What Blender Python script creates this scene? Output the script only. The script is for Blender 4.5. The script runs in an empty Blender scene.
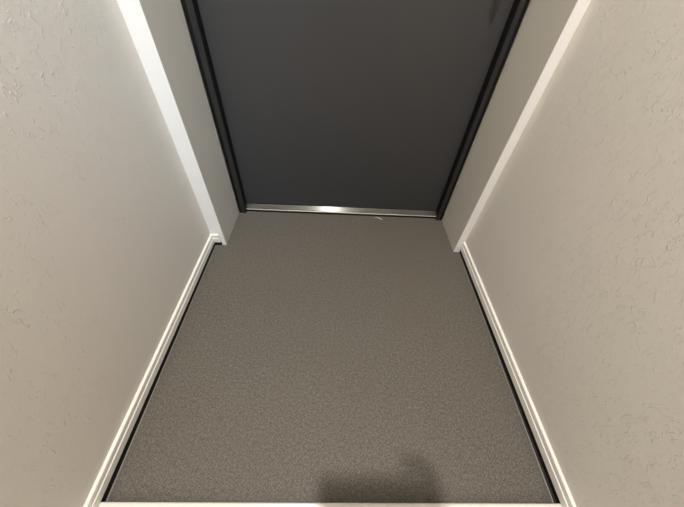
import bpy, bmesh, math, random
from mathutils import Vector, Matrix

random.seed(4)
sc = bpy.context.scene
COL = sc.collection

# ------------------------------------------------------------------ measures (metres)
XL, XR = -0.4565, 0.5125          # wall faces left / right
JL, JR = -0.4106, 0.4848          # faces of the two white jambs towards the door opening
YF, YB = 0.7717, 0.9632           # jamb front, door frame front
YD = 0.9932                       # door leaf face
YS = 0.0172                       # edge of the raised step
ZB, ZT = 0.0222, 0.0577           # skirting bottom / top
ZC = 2.40                         # ceiling
YBACK = -2.30                     # end of the hallway
CAM_H = 0.80

# ------------------------------------------------------------------ helpers
def newbm():
    return bmesh.new()

def add_box(bm, x0, x1, y0, y1, z0, z1, bevel=0.0, seg=2):
    t = bmesh.new()
    vs = [t.verts.new((x, y, z)) for x in (x0, x1) for y in (y0, y1) for z in (z0, z1)]
    for f in ((0, 1, 3, 2), (4, 6, 7, 5), (0, 4, 5, 1), (2, 3, 7, 6), (0, 2, 6, 4), (1, 5, 7, 3)):
        t.faces.new([vs[i] for i in f])
    bmesh.ops.recalc_face_normals(t, faces=t.faces[:])
    if bevel > 0:
        bmesh.ops.bevel(t, geom=t.edges[:], offset=bevel, segments=seg, profile=0.5, affect='EDGES')
    me = bpy.data.meshes.new('tmp'); t.to_mesh(me); t.free()
    bm.from_mesh(me); bpy.data.meshes.remove(me)

def add_prism_x(bm, prof, x0, x1):
    """profile of (y, z) points swept along x"""
    a = [bm.verts.new((x0, p[0], p[1])) for p in prof]
    b = [bm.verts.new((x1, p[0], p[1])) for p in prof]
    n = len(prof)
    for i in range(n):
        bm.faces.new((a[i], a[(i + 1) % n], b[(i + 1) % n], b[i]))
    bm.faces.new(a[::-1]); bm.faces.new(b)
    bmesh.ops.recalc_face_normals(bm, faces=bm.faces[:])

def add_stations(bm, rings):
    """closed profile rings joined one after the other"""
    R = [[bm.verts.new(p) for p in ring] for ring in rings]
    n = len(R[0])
    for a, b in zip(R[:-1], R[1:]):
        for i in range(n):
            bm.faces.new((a[i], a[(i + 1) % n], b[(i + 1) % n], b[i]))
    bm.faces.new(R[0][::-1]); bm.faces.new(R[-1])
    bmesh.ops.recalc_face_normals(bm, faces=bm.faces[:])

def add_tube(bm, pts, rad, n=10):
    pts = [Vector(p) for p in pts]
    if not isinstance(rad, (list, tuple)):
        rad = [rad] * len(pts)
    rings = []
    for i, p in enumerate(pts):
        d = (pts[min(i + 1, len(pts) - 1)] - pts[max(i - 1, 0)]).normalized()
        u = d.orthogonal().normalized() if i == 0 else (u - d * u.dot(d)).normalized()
        v = d.cross(u)
        rings.append([p + (u * math.cos(2 * math.pi * k / n) + v * math.sin(2 * math.pi * k / n)) * rad[i] for k in range(n)])
    add_stations(bm, rings)

def add_disc_solid(bm, c, r0, r1, z0, z1, n=32):
    """cylinder ring, upright"""
    a = [(c[0] + r1 * math.cos(2 * math.pi * k / n), c[1] + r1 * math.sin(2 * math.pi * k / n)) for k in range(n)]
    rings = [[(x, y, z0) for x, y in a], [(x, y, z1) for x, y in a]]
    add_stations(bm, rings)

def link(name, bm, mat, parent=None, smooth=False):
    me = bpy.data.meshes.new(name)
    bm.to_mesh(me); bm.free()
    if smooth:
        for p in me.polygons: p.use_smooth = True
    o = bpy.data.objects.new(name, me)
    COL.objects.link(o)
    if mat: me.materials.append(mat)
    if parent: o.parent = parent
    return o

def tag(o, label=None, cat=None, kind=None, group=None):
    if label: o['label'] = label
    if cat: o['category'] = cat
    if kind: o['kind'] = kind
    if group: o['group'] = group
    return o

# ------------------------------------------------------------------ materials
def lin(r, g, b):
    f = lambda c: (c / 255 / 12.92) if c / 255 <= 0.04045 else ((c / 255 + 0.055) / 1.055) ** 2.4
    return (f(r), f(g), f(b), 1)

def mat(name, col, rough=0.5, metal=0.0, spec=0.5):
    m = bpy.data.materials.new(name); m.use_nodes = True
    b = m.node_tree.nodes['Principled BSDF']
    b.inputs['Base Color'].default_value = col
    b.inputs['Roughness'].default_value = rough
    b.inputs['Metallic'].default_value = metal
    b.inputs['Specular IOR Level'].default_value = spec
    return m

class NT:
    def __init__(s, m):
        s.t = m.node_tree; s.n = s.t.nodes; s.b = s.n['Principled BSDF']
        s.co = s.n.new('ShaderNodeTexCoord')
    def node(s, kind, **kw):
        x = s.n.new(kind)
        for k, v in kw.items():
            if k in x.inputs.keys(): x.inputs[k].default_value = v
            else: setattr(x, k, v)
        return x
    def l(s, a, b): s.t.links.new(a, b)
    def math(s, op, a, b=None, c=None, clamp=False):
        x = s.n.new('ShaderNodeMath'); x.operation = op; x.use_clamp = clamp
        for i, v in enumerate((a, b, c)):
            if v is None: continue
            if isinstance(v, (int, float)): x.inputs[i].default_value = v
            else: s.l(v, x.inputs[i])
        return x.outputs[0]
    def mapping(s, scale=(1, 1, 1), rot=(0, 0, 0)):
        x = s.n.new('ShaderNodeMapping'); x.inputs['Scale'].default_value = scale; x.inputs['Rotation'].default_value = rot
        s.l(s.co.outputs['Object'], x.inputs['Vector']); return x.outputs[0]
    def noise(s, vec, scale, detail=2, rough=.5, dist=0):
        x = s.node('ShaderNodeTexNoise', Scale=scale, Detail=detail, Roughness=rough, Distortion=dist)
        s.l(vec, x.inputs['Vector']); return x.outputs[0]
    def smooth(s, v, a, b):
        x = s.n.new('ShaderNodeMapRange'); x.interpolation_type = 'SMOOTHSTEP'
        x.inputs['From Min'].default_value = a; x.inputs['From Max'].default_value = b
        s.l(v, x.inputs['Value']); return x.outputs[0]
    def mix(s, f, a, b):
        x = s.n.new('ShaderNodeMix'); x.data_type = 'RGBA'
        if isinstance(f, (int, float)): x.inputs[0].default_value = f
        else: s.l(f, x.inputs[0])
        for i, v in ((6, a), (7, b)):
            if isinstance(v, tuple): x.inputs[i].default_value = v
            else: s.l(v, x.inputs[i])
        return x.outputs[2]
    def bump(s, h, strength, dist):
        x = s.node('ShaderNodeBump', Strength=strength, Distance=dist)
        s.l(h, x.inputs['Height']); s.l(x.outputs[0], s.b.inputs['Normal'])

def wallpaper_mat():
    m = mat('embossed_wallpaper', (0.60, 0.565, 0.51, 1), 0.62, spec=0.3)
    k = NT(m)
    v = k.mapping((1, 1, 1), (0.3, 0.2, 0.1))
    vs = k.mapping((1, 1.0, 0.48), (0.12, 0.0, 0.3))
    # short raised trowel strokes, gathered in patches, on a finely grained paper
    def strokes(vec, scale, width, mscale, m0, m1, dist):
        n = k.noise(vec, scale, 1.5, .5, dist)
        ridge = k.math('ABSOLUTE', k.math('SUBTRACT', n, 0.5))
        line = k.math('SUBTRACT', 1.0, k.smooth(ridge, 0.0, width))
        mask = k.smooth(k.noise(vec, mscale, 2, .6), m0, m1)
        return k.math('MULTIPLY', line, mask)
    a = strokes(vs, 110, 0.045, 85, 0.545, 0.60, 0.8)
    b = strokes(v, 140, 0.060, 120, 0.54, 0.61, 0.7)
    patch = k.smooth(k.noise(v, 9, 3, .6), 0.38, 0.60)
    both = k.math('MULTIPLY', k.math('MAXIMUM', a, k.math('MULTIPLY', b, 0.6)), k.math('ADD', k.math('MULTIPLY', patch, 0.45), 0.55))
    grain = k.noise(v, 260, 3, .6)
    h = k.math('ADD', both, k.math('MULTIPLY', grain, 0.10))
    k.bump(h, 0.70, 0.0010)
    big = k.noise(v, 3.5, 2, .5)
    k.l(k.mix(k.smooth(big, .3, .7), (0.628, 0.592, 0.548, 1), (0.622, 0.600, 0.548, 1)), k.b.inputs['Base Color'])
    return m

def vinyl_mat():
    m = mat('textured_floor_sheet', (0.15, 0.135, 0.115, 1), 0.6, spec=0.35)
    k = NT(m)
    v = k.mapping()
    fine = k.noise(v, 360, 2, .6)
    mid = k.noise(v, 150, 3, .6)
    # woven grid, threads about 5 mm apart, with irregular breaks
    def threads(axis, pitch):
        s = k.n.new('ShaderNodeSeparateXYZ'); k.l(v, s.inputs[0])
        w = k.math('SINE', k.math('ADD', k.math('MULTIPLY', s.outputs[axis], 2 * math.pi / pitch), k.math('MULTIPLY', mid, 5.0)))
        return w
    weave = k.math('MULTIPLY', threads(0, 0.0085), threads(1, 0.0085))
    val = k.math('ADD', k.math('MULTIPLY', fine, 1.0), k.math('MULTIPLY', weave, 0.05))
    val = k.math('ADD', val, k.math('MULTIPLY', k.math('SUBTRACT', mid, .5), .55))
    f = k.smooth(val, 0.27, 0.77)
    c = k.mix(f, (0.056, 0.0505, 0.043, 1), (0.166, 0.150, 0.128, 1))
    big = k.noise(v, 5, 3, .5)
    c2 = k.mix(k.math('MULTIPLY', k.smooth(big, .35, .7), .22), c, (0.105, 0.092, 0.070, 1))
    k.l(c2, k.b.inputs['Base Color'])
    k.bump(val, 0.5, 0.0009)
    return m

def painted_mat(name, col, rough, amp=0.1, scale=300, spec=.5):
    m = mat(name, col, rough, spec=spec)
    k = NT(m)
    k.bump(k.noise(k.mapping(), scale, 3, .6), amp, 0.0005)
    return m

def wood_mat():
    m = mat('hallway_oak', (0.35, 0.24, 0.15, 1), 0.4)
    k = NT(m)
    v = k.mapping((12, 1.0, 1))
    g = k.noise(v, 9, 5, .6, .6)
    k.l(k.mix(g, (0.30, 0.20, 0.125, 1), (0.48, 0.36, 0.24, 1)), k.b.inputs['Base Color'])
    return m

def emit_mat(name, col, s):
    m = mat(name, (1, 1, 1, 1))
    b = m.node_tree.nodes['Principled BSDF']
    b.inputs['Emission Color'].default_value = col; b.inputs['Emission Strength'].default_value = s
    return m

M_wall = wallpaper_mat()
M_vinyl = vinyl_mat()
M_white = painted_mat('white_wood_sheet', (0.76, 0.76, 0.755, 1), 0.38, 0.03)
M_white_shade = painted_mat('white_sheet_shaded', (0.51, 0.487, 0.435, 1), 0.42, 0.03)  # white jamb sheet with the side faces' shade put into its colour
M_skirt = painted_mat('white_skirting', (0.75, 0.735, 0.695, 1), 0.38, 0.02)
M_step = painted_mat('white_step_edge', (0.69, 0.675, 0.64, 1), 0.30, 0.02)
M_base = mat('charcoal_vinyl_strip', (0.020, 0.018, 0.017, 1), 0.75, spec=0.2)
M_seal = mat('grey_sealant', (0.17, 0.165, 0.16, 1), 0.45)
M_door = painted_mat('dark_grey_steel', (0.036, 0.037, 0.0395, 1), 0.37, 0.06, 700)
M_frame = mat('charcoal_frame_steel', (0.018, 0.018, 0.019, 1), 0.38)
M_gasket = mat('black_rubber', (0.005, 0.005, 0.005, 1), 0.6, spec=0.2)
M_black = mat('black_handle', (0.018, 0.018, 0.018, 1), 0.35)
M_ceil = mat('ceiling_paper', (0.75, 0.73, 0.70, 1), 0.8)
M_wood = wood_mat()
M_fluff = mat('white_fluff', (0.75, 0.73, 0.68, 1), 0.8)

M_steel = mat('stainless_threshold', (0.042, 0.039, 0.034, 1), 0.5, 1.0)
k = NT(M_steel)
k.l(k.math('ADD', k.math('MULTIPLY', k.noise(k.mapping((1, 6, 6)), 12, 3, .6), 0.2), 0.40), k.b.inputs['Roughness'])
k.b.inputs['Coat Weight'].default_value = 0.38
k.b.inputs['Coat Roughness'].default_value = 0.19

# ------------------------------------------------------------------ room shell
T = 0.10
bm = newbm(); add_box(bm, XL - T, XR + T, YS - 0.08, 1.10, -0.08, 0.0)
tag(link('floor', bm, M_vinyl), 'dark grey textured vinyl floor of the sunken entrance', 'floor', 'structure')

bm = newbm(); add_box(bm, XL - T, XL, YBACK, 1.10, -0.08, ZC)
tag(link('wall_left', bm, M_wall), 'beige embossed wallpaper wall left of the entrance floor', 'wall', 'structure')
bm = newbm(); add_box(bm, XR, XR + T, YBACK, 1.10, -0.08, ZC)
tag(link('wall_right', bm, M_wall), 'beige embossed wallpaper wall right of the entrance floor', 'wall', 'structure')
bm = newbm(); add_box(bm, XL, XR, YBACK - T, YBACK, -0.08, ZC)
tag(link('wall_back', bm, M_wall), 'beige wallpaper wall at the far end of the hallway', 'wall', 'structure')
bm = newbm(); add_box(bm, XL - T, XR + T, YBACK - T, 1.10, ZC, ZC + 0.08)
tag(link('ceiling', bm, M_ceil), 'plain off-white hallway ceiling above the entrance', 'ceiling', 'structure')
# wall over the door
bm = newbm(); add_box(bm, XL, XR, YF, 1.10, 2.06, ZC)
tag(link('wall_front', bm, M_wall), 'beige wallpaper wall above the dark entrance door', 'wall', 'structure')

# raised hallway floor and its white edge
bm = newbm(); add_box(bm, XL, XR, YBACK, YS - 0.09, -0.08, ZB - 0.0004)
tag(link('hallway_floor', bm, M_wood), 'oak board floor of the raised hallway', 'floor', 'structure')
bm = newbm()
prof = [(YS - 0.09, 0.0), (YS - 0.09, ZB), (YS - 0.003, ZB), (YS - 0.001, ZB - 0.0008), (YS, ZB - 0.003), (YS, 0.0135), (YS - 0.004, 0.012), (YS - 0.006, 0.0)]
add_prism_x(bm, prof, XL, XR)
tag(link('trim_1', bm, M_step), 'white step edge along the near side of the dark floor', 'step edge', 'structure')

# skirtings with the dark turned-up vinyl strip and a sealant line below
SK = [(0.0, ZT), (0.0056, ZT), (0.0066, ZT - 0.0006), (0.0072, ZT - 0.002), (0.0072, ZT - 0.0125), (0.0062, ZT - 0.0135), (0.0062, ZT - 0.0145),
      (0.0074, ZT - 0.0152), (0.0085, ZT - 0.0160), (0.0087, ZT - 0.0175), (0.0084, ZB + 0.001), (0.0078, ZB), (0.0, ZB)]
def strip_profiles(w):
    return ([(0.0, ZB), (0.0022, ZB), (0.0026, 0.0035), (w, 0.0010), (w, 0.0), (0.0, 0.0)],
            [(w, 0.0), (w, 0.0016), (w + 0.0012, 0.0012), (w + 0.0022, 0.0)])

def run(prof, side, y0, xret, near=None):
    s = 1 if side == 'left' else -1
    X = XL if side == 'left' else XR
    rings = [[(X + s * o, y0, z) for o, z in (near or prof)]]
    if xret is None:
        rings.append([(X + s * o, YF, z) for o, z in prof])
    else:
        rings.append([(X + s * o, YF - 0.006 - o, z) for o, z in prof])
        rings.append([(xret, YF - 0.006 - o, z) for o, z in prof])
    bm = newbm(); add_stations(bm, rings)
    return bm

for side, xr in (('left', -0.4265), ('right', None)):
    b = link('baseboard_' + side, run(SK, side, YBACK, xr), M_skirt)
    tag(b, 'slim white beaded skirting along the %s wall' % side, 'skirting', 'structure')
    BS, SE = strip_profiles(0.0042)
    BN, SN = strip_profiles(0.0060 if side == 'left' else 0.0086)
    tag(link('base_strip', run(BS, side, YS, xr, BN), M_base, b), 'black strip below the white skirting')
    link('sealant_line', run(SE, side, YS, xr, SN), M_seal, b)

# white jambs either side of the door, and head
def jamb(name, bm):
    o = link(name, bm, M_white_shade); o.data.materials.append(M_white)
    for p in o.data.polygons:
        if p.normal.y < -0.3: p.material_index = 1          # front keeps the plain white, sides the darkened copy
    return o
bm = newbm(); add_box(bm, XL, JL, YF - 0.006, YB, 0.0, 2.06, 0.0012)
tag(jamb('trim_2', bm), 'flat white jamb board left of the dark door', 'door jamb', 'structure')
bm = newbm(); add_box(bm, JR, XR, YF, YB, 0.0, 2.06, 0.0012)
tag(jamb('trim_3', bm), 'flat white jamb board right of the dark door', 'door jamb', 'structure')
bm = newbm(); add_box(bm, JL, JR, YF, YB, 2.03, 2.06, 0.001)
tag(link('trim_4', bm, M_white), 'flat white head board above the dark door', 'door head', 'structure')

# ------------------------------------------------------------------ entrance door with frame
DL, DR = -0.3800, 0.4567            # leaf edges
FL, FR = -0.3818, 0.4593            # inner edges of the frame face
ZD = 0.0325                          # bottom of the leaf
bm = newbm(); add_box(bm, DL, DR, YD, YD + 0.04, ZD, 1.995, 0.0012)
door = link('door_1', bm, M_door)
tag(door, 'dark grey steel entrance door between white jambs', 'door', 'structure')

bm = newbm()
add_box(bm, JL + 0.0115, FL, YB, 1.08, 0.0, 2.03, 0.001)
add_box(bm, FR, JR - 0.0115, YB, 1.08, 0.0, 2.03, 0.001)
add_box(bm, FL, FR, YB, 1.08, 1.998, 2.03, 0.001)
link('door_frame', bm, M_frame, door)
# black seals: outer joint against the jambs and inner rebate the leaf closes on
bm = newbm()
add_box(bm, JL, JL + 0.0115, YB + 0.004, 1.08, 0.0, 2.03)
add_box(bm, JR - 0.0115, JR, YB + 0.004, 1.08, 0.0, 2.03)
add_box(bm, FL, FL + 0.0012, YB + 0.003, YD + 0.05, 0.0, 2.0)
add_box(bm, FR - 0.0012, FR, YB + 0.003, YD + 0.05, 0.0, 2.0)
tag(link('seal', bm, M_gasket, door), 'black rubber seal around the door')
# backing behind the gap under the leaf
bm = newbm(); add_box(bm, FL, FR, YD + 0.045, 1.08, 0.0, 0.06)
link('drop_seal', bm, M_gasket, door)

# pull handle, its foot just above the picture's top edge
hx = 0.392
bm = newbm()
add_tube(bm, [(hx, YD - 0.045, 0.760), (hx, YD - 0.046, 0.775), (hx, YD - 0.048, 0.90), (hx, YD - 0.046, 1.04), (hx, YD - 0.045, 1.06)], [0.006, 0.0095, 0.0105, 0.0095, 0.006], 16)
h = link('pull_handle', bm, M_black, door, True)
for z in (0.80, 1.03):
    bm = newbm(); add_tube(bm, [(hx, YD - 0.046, z), (hx, YD - 0.012, z), (hx, YD - 0.004, z), (hx, YD, z)], [0.007, 0.007, 0.012, 0.013], 16)
    link('standoff', bm, M_black, h, True)

# stainless threshold
bm = newbm()
prof = [(YB + 0.014, 0.0), (YB + 0.014, 0.0140), (YB + 0.0150, 0.0156), (YB + 0.0160, 0.0164), (YD + 0.002, 0.0290), (YD + 0.045, 0.0290), (YD + 0.045, 0.0)]
add_prism_x(bm, prof, FL + 0.0012, FR - 0.0012)
th = link('door_threshold', bm, M_steel, None)
bm = newbm()
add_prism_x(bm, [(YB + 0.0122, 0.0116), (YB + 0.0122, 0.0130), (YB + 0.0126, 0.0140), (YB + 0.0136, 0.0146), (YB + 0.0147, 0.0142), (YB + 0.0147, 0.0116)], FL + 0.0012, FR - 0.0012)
tag(link('lip_highlight', bm, mat('painted_lip_highlight', (0.66, 0.64, 0.60, 1), 0.32, 0.5), th), 'rounded front edge of the threshold with its highlight painted pale')  # pale strip stands in for the reflection along the steel edge
tag(th, 'shiny stainless steel threshold strip under the dark door', 'threshold', 'structure')

# small curl of white fluff in front of the threshold
def crv(t):
    x = 0.180 + 0.034 * t
    return (x, 0.963 + 0.002 * math.sin(3.0 * t) - 0.010 * t ** 5, 0.0014 + 0.001 * math.sin(5 * t))
bm = newbm(); add_tube(bm, [crv(i / 18) for i in range(19)], [0.0005 + 0.0009 * (i / 18) for i in range(19)], 6)
tag(link('lint_thread', bm, M_fluff, None, True), 'tiny white curled lint thread lying just before the threshold', 'lint')

# ------------------------------------------------------------------ camera
pitch, yaw, roll, fpx = 0.8218938, 0.0511501, 0.0719602, 280.896
fw = Vector((math.sin(yaw) * math.cos(pitch), math.cos(yaw) * math.cos(pitch), -math.sin(pitch)))
r0 = Vector((math.cos(yaw), -math.sin(yaw), 0)); u0 = r0.cross(fw)
rt = math.cos(roll) * r0 + math.sin(roll) * u0
up = -math.sin(roll) * r0 + math.cos(roll) * u0
ROT = Matrix((rt, up, -fw)).transposed()
CM = Matrix.Translation((0, 0, CAM_H)) @ ROT.to_4x4()
cd = bpy.data.cameras.new('camera'); cam = bpy.data.objects.new('camera', cd); COL.objects.link(cam)
cam.matrix_world = CM
cd.sensor_fit = 'HORIZONTAL'; cd.sensor_width = 36; cd.lens = fpx * 36 / 684; cd.clip_start = 0.003
sc.camera = cam

# ------------------------------------------------------------------ the photographer and phone (behind the lens; they throw the soft shadow at the step)
def L(x, y, z):
    return CM @ Vector((x, y, z))           # a point given in the phone's own axes

ph = bpy.data.objects.new('smartphone', None); COL.objects.link(ph); ph.matrix_world = CM @ Matrix.Translation((0.048, -0.018, 0.012))
tag(ph, 'dark smartphone held level in the right hand above the step', 'phone')
bm = newbm(); add_box(bm, -0.0735, 0.0735, -0.0355, 0.0355, -0.004, 0.004, 0.003, 3)
link('case', bm, mat('graphite_case', (0.03, 0.03, 0.035, 1), 0.35), ph, True)
bm = newbm(); add_box(bm, -0.0705, 0.0705, -0.0330, 0.0330, 0.0038, 0.0044)
link('screen', bm, mat('dark_screen', (0.01, 0.01, 0.012, 1), 0.08), ph)
bm = newbm(); add_box(bm, -0.070, -0.040, 0.002, 0.033, -0.0052, -0.0036, 0.0015, 2)
link('camera_plate', bm, mat('lens_plate', (0.02, 0.02, 0.02, 1), 0.2), ph)

pe = bpy.data.objects.new('person', None); COL.objects.link(pe); pe.location = (0.02, -0.36, ZB)
tag(pe, 'person in grey shirt and navy trousers bending over the step with a phone', 'person')
PO = Vector(pe.location)

def skin(name, chain, mt, parent, sub=2):
    """chain: list of (index of parent or None, world point, rx, ry)"""
    me = bpy.data.meshes.new(name)
    me.from_pydata([tuple(Vector(c[1]) - PO) for c in chain], [(c[0], i) for i, c in enumerate(chain) if c[0] is not None], [])
    o = bpy.data.objects.new(name, me); COL.objects.link(o); o.parent = parent
    m = o.modifiers.new('skin', 'SKIN'); m.use_smooth_shade = True
    for i, c in enumerate(chain):
        me.skin_vertices[0].data[i].radius = (c[2], c[3])
        me.skin_vertices[0].data[i].use_root = (i == 0)
    s = o.modifiers.new('sub', 'SUBSURF'); s.levels = sub; s.render_levels = sub
    me.materials.append(mt)
    return o

M_skin = mat('skin', lin(214, 172, 146), 0.5)
M_shirt = painted_mat('grey_shirt', (0.22, 0.22, 0.23, 1), 0.85, 0.3, 400)
M_trou = painted_mat('navy_trousers', (0.03, 0.035, 0.06, 1), 0.85, 0.3, 400)
M_hair = painted_mat('dark_hair', (0.02, 0.014, 0.01, 1), 0.5, 0.4, 200)
M_sock = mat('white_socks', (0.6, 0.6, 0.6, 1), 0.9)

px = 0.02
wr = L(0.172, -0.085, 0.060)           # wrist of the hand that holds the phone
pal = L(0.160, -0.036, 0.036)
C = [(None, (px, -0.40, 0.90), .100, .085), (0, (px, -0.395, 1.05), .115, .085), (1, (px, -0.37, 1.20), .125, .09), (2, (px, -0.345, 1.33), .12, .085),
     (3, (px, -0.325, 1.42), .055, .055), (4, (px, -0.30, 1.49), .055, .06), (5, (px, -0.275, 1.57), .075, .09), (6, (px, -0.265, 1.645), .06, .075),
     (3, (px + .15, -0.34, 1.36), .052, .052), (8, (px + .22, -0.29, 1.11), .042, .042), (9, tuple(wr), .025, .021), (10, tuple(pal), .022, .014),
     (3, (px - .15, -0.34, 1.36), .052, .052), (12, (px - .20, -0.38, 1.10), .042, .042), (13, (px - .20, -0.34, 0.87), .026, .022), (14, (px - .20, -0.325, 0.80), .016, .036),
     (0, (px + .085, -0.40, 0.78), .075, .075), (16, (px + .095, -0.375, 0.48), .055, .055), (17, (px + .10, -0.41, 0.11), .036, .036), (18, (px + .11, -0.30, 0.055), .042, .026),
     (0, (px - .085, -0.40, 0.78), .075, .075), (20, (px - .095, -0.375, 0.48), .055, .055), (21, (px - .10, -0.41, 0.11), .036, .036), (22, (px - .11, -0.30, 0.055), .042, .026)]
body = skin('body', C, M_skin, pe)

# fingers of the holding hand: behind the phone's right end, thumb over the screen edge
fing = [((0.150, -0.010), (0.136, -0.004), (0.112, 0.000), (0.094, 0.002), .0080),
        ((0.152, -0.026), (0.138, -0.022), (0.110, -0.018), (0.090, -0.016), .0083),
        ((0.150, -0.042), (0.137, -0.040), (0.112, -0.036), (0.094, -0.034), .0080)]
for a, b, c, d, rad in fing:
    skin('finger', [(None, L(a[0], a[1], 0.026), rad, rad), (0, L(b[0] + 0.006, b[1], 0.004), rad, rad), (1, L(c[0], c[1], -0.0022), rad * .9, rad * .9), (2, L(d[0], d[1], -0.0010), rad * .75, rad * .75)], M_skin, body, 1)
skin('finger', [(None, L(0.148, -0.002, 0.024), .0085, .0085), (0, L(0.144, 0.020, 0.014), .0085, .0085), (1, L(0.126, 0.036, 0.006), .008, .008), (2, L(0.096, 0.034, 0.004), .007, .007)], M_skin, body, 1)
skin('thumb', [(None, L(0.146, -0.050, 0.034), .011, .011), (0, L(0.130, -0.040, 0.032), .0095, .0095), (1, L(0.108, -0.026, 0.0265), .008, .008)], M_skin, body, 1)
# relaxed hand at the other side
hx0, hy0, hz0 = px - .20, -0.315, 0.775
for q, (dy, ln) in enumerate(((0.024, .062), (0.008, .072), (-0.008, .068), (-0.024, .054))):
    skin('finger', [(None, (hx0, hy0 + dy, hz0 + .01), .008, .008), (0, (hx0 + .004, hy0 + dy, hz0 - ln * .45), .0078, .0078), (1, (hx0 + .014, hy0 + dy, hz0 - ln * .8), .007, .007), (2, (hx0 + .026, hy0 + dy, hz0 - ln), .006, .006)], M_skin, body, 1)
skin('thumb', [(None, (hx0 + .004, hy0 + .022, hz0 + .045), .0105, .0105), (0, (hx0 + .014, hy0 + .044, hz0 + .022), .009, .009), (1, (hx0 + .022, hy0 + .052, hz0 - .004), .0075, .0075)], M_skin, body, 1)

SH = [(None, (px, -0.405, 0.82), .175, .15), (0, (px, -0.395, 1.02), .132, .10), (1, (px, -0.37, 1.20), .142, .105), (2, (px, -0.345, 1.335), .132, .095), (3, (px, -0.328, 1.40), .065, .065),
      (3, (px + .15, -0.34, 1.362), .064, .064), (5, (px + .205, -0.30, 1.17), .056, .056),
      (3, (px - .15, -0.34, 1.362), .064, .064), (7, (px - .192, -0.373, 1.15), .056, .056)]
skin('shirt', SH, M_shirt, pe)
TR = [(None, (px, -0.40, 1.00), .120, .100), (0, (px, -0.40, 0.90), .125, .108), (1, (px + .085, -0.40, 0.78), .090, .090), (2, (px + .095, -0.375, 0.48), .070, .070), (3, (px + .10, -0.405, 0.10), .056, .056),
      (1, (px - .085, -0.40, 0.78), .090, .090), (5, (px - .095, -0.375, 0.48), .070, .070), (6, (px - .10, -0.405, 0.10), .056, .056)]
skin('trousers', TR, M_trou, pe)
for s in (1, -1):
    skin('sock', [(None, (px + s * .10, -0.415, 0.10), .040, .040), (0, (px + s * .102, -0.40, 0.062), .042, .036), (1, (px + s * .112, -0.29, 0.054), .046, .030)], M_sock, pe)
HC = Vector((px, -0.275, 1.585))
bm = newbm(); bmesh.ops.create_uvsphere(bm, u_segments=28, v_segments=16, radius=1.0)
kill = [v for v in bm.verts if v.co.z < 0.1 + 0.55 * max(0, v.co.y) - 0.75 * max(0, -v.co.y)]
bmesh.ops.delete(bm, geom=kill, context='VERTS')
for v in bm.verts:
    v.co = Vector((v.co.x * .086, v.co.y * .105, v.co.z * .118)) + HC + Vector((0, -0.008, 0.01)) - PO
link('hair', bm, M_hair, body, True)
# face: nose, eyes, mouth, ears
for s in (1, -1):
    bm = newbm(); bmesh.ops.create_uvsphere(bm, u_segments=12, v_segments=8, radius=.011)
    for v in bm.verts: v.co += HC + Vector((s * .031, .087, -.005)) - PO
    link('eye', bm, mat('eye_white', (.7, .7, .7, 1), .2), body, True)
    bm = newbm(); bmesh.ops.create_uvsphere(bm, u_segments=12, v_segments=8, radius=1)
    for v in bm.verts: v.co = Vector((v.co.x * .008, v.co.y * .018, v.co.z * .03)) + HC + Vector((s * .078, 0, -.01)) - PO
    link('ear', bm, M_skin, body, True)
skin('nose', [(None, HC + Vector((0, .086, .0)), .008, .007), (0, HC + Vector((0, .100, -.030)), .012, .010)], M_skin, body, 1)
skin('mouth', [(None, HC + Vector((-.020, .080, -.055)), .005, .005), (0, HC + Vector((0, .087, -.056)), .007, .006), (1, HC + Vector((.020, .080, -.055)), .005, .005)], mat('lips', lin(176, 105, 98), .5), body, 1)


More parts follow.
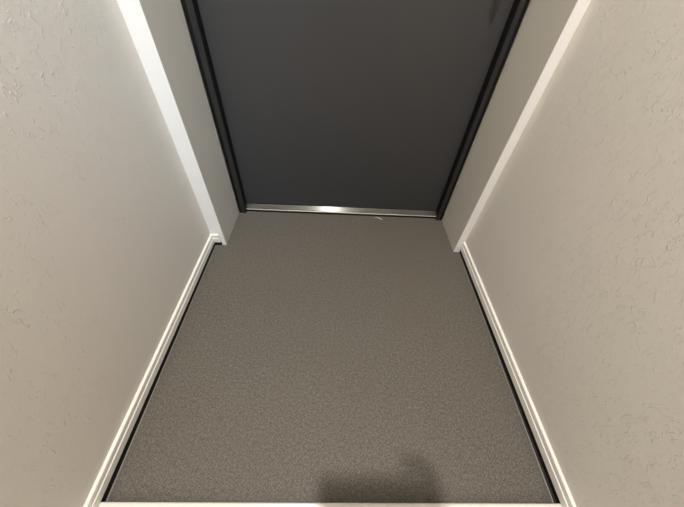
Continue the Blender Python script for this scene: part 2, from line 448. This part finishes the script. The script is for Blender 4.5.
# ------------------------------------------------------------------ light
LX, LY = -0.05, -0.10
t = bpy.data.objects.new('ceiling_downlight', None); COL.objects.link(t); t.location = (LX, LY, ZC)
tag(t, 'round white recessed downlight in the hallway ceiling', 'ceiling light')
bm = newbm()
n = 40
rings = []
for rr, z in ((0.062, 0.0), (0.062, -0.004), (0.058, -0.006), (0.050, -0.005), (0.050, 0.0)):
    rings.append([(rr * math.cos(2 * math.pi * q / n), rr * math.sin(2 * math.pi * q / n), z) for q in range(n)])
R = [[bm.verts.new(p) for p in ring] for ring in rings]
for a, b in zip(R[:-1], R[1:]):
    for i in range(n): bm.faces.new((a[i], a[(i + 1) % n], b[(i + 1) % n], b[i]))
bmesh.ops.recalc_face_normals(bm, faces=bm.faces[:])
link('trim_ring', bm, M_ceil, t, True)
bm = newbm(); add_disc_solid(bm, (0, 0), 0, 0.0498, -0.0015, 0.0)
link('diffuser', bm, emit_mat('lit_diffuser', (1, 0.9, 0.75, 1), 6), t)

ld = bpy.data.lights.new('downlight', 'AREA'); ld.shape = 'DISK'; ld.size = 0.085; ld.energy = 43; ld.color = (1.0, 0.945, 0.875)
lo = bpy.data.objects.new('downlight', ld); COL.objects.link(lo); lo.location = (LX, LY, ZC - 0.012)

# cool fill lamp added at the right, aimed to brighten the left jamb
def area(name, sx, sy, e, col, loc, aim, spread=180):
    ld = bpy.data.lights.new(name, 'AREA'); ld.shape = 'RECTANGLE'; ld.size = sx; ld.size_y = sy; ld.energy = e; ld.color = col
    ld.spread = math.radians(spread)
    lo = bpy.data.objects.new(name, ld); COL.objects.link(lo); lo.location = loc
    lo.rotation_euler = (Vector(aim) - Vector(loc)).to_track_quat('-Z', 'Y').to_euler()
area('cool_jamb_fill', 0.25, 0.8, 1.2, (0.46, 0.73, 1.0), (XR - 0.14, -0.42, 1.75), (-0.42, 0.86, 0.36), 42)
# broad fill added behind the photographer to even out walls and floor
area('hallway_fill', 0.8, 0.5, 17.0, (1.0, 0.97, 0.93), (0.0, -1.7, 2.25), (0.0, 0.8, 0.5))

w = bpy.data.worlds.new('world'); sc.world = w; w.use_nodes = True
w.node_tree.nodes['Background'].inputs[0].default_value = (0.9, 0.9, 1, 1)
w.node_tree.nodes['Background'].inputs[1].default_value = 0.05

sc.view_settings.view_transform = 'Standard'
sc.view_settings.look = 'None'
sc.view_settings.exposure = 0.0
sc.cycles.use_denoising = True
sc.cycles.max_bounces = 10
sc.cycles.diffuse_bounces = 6
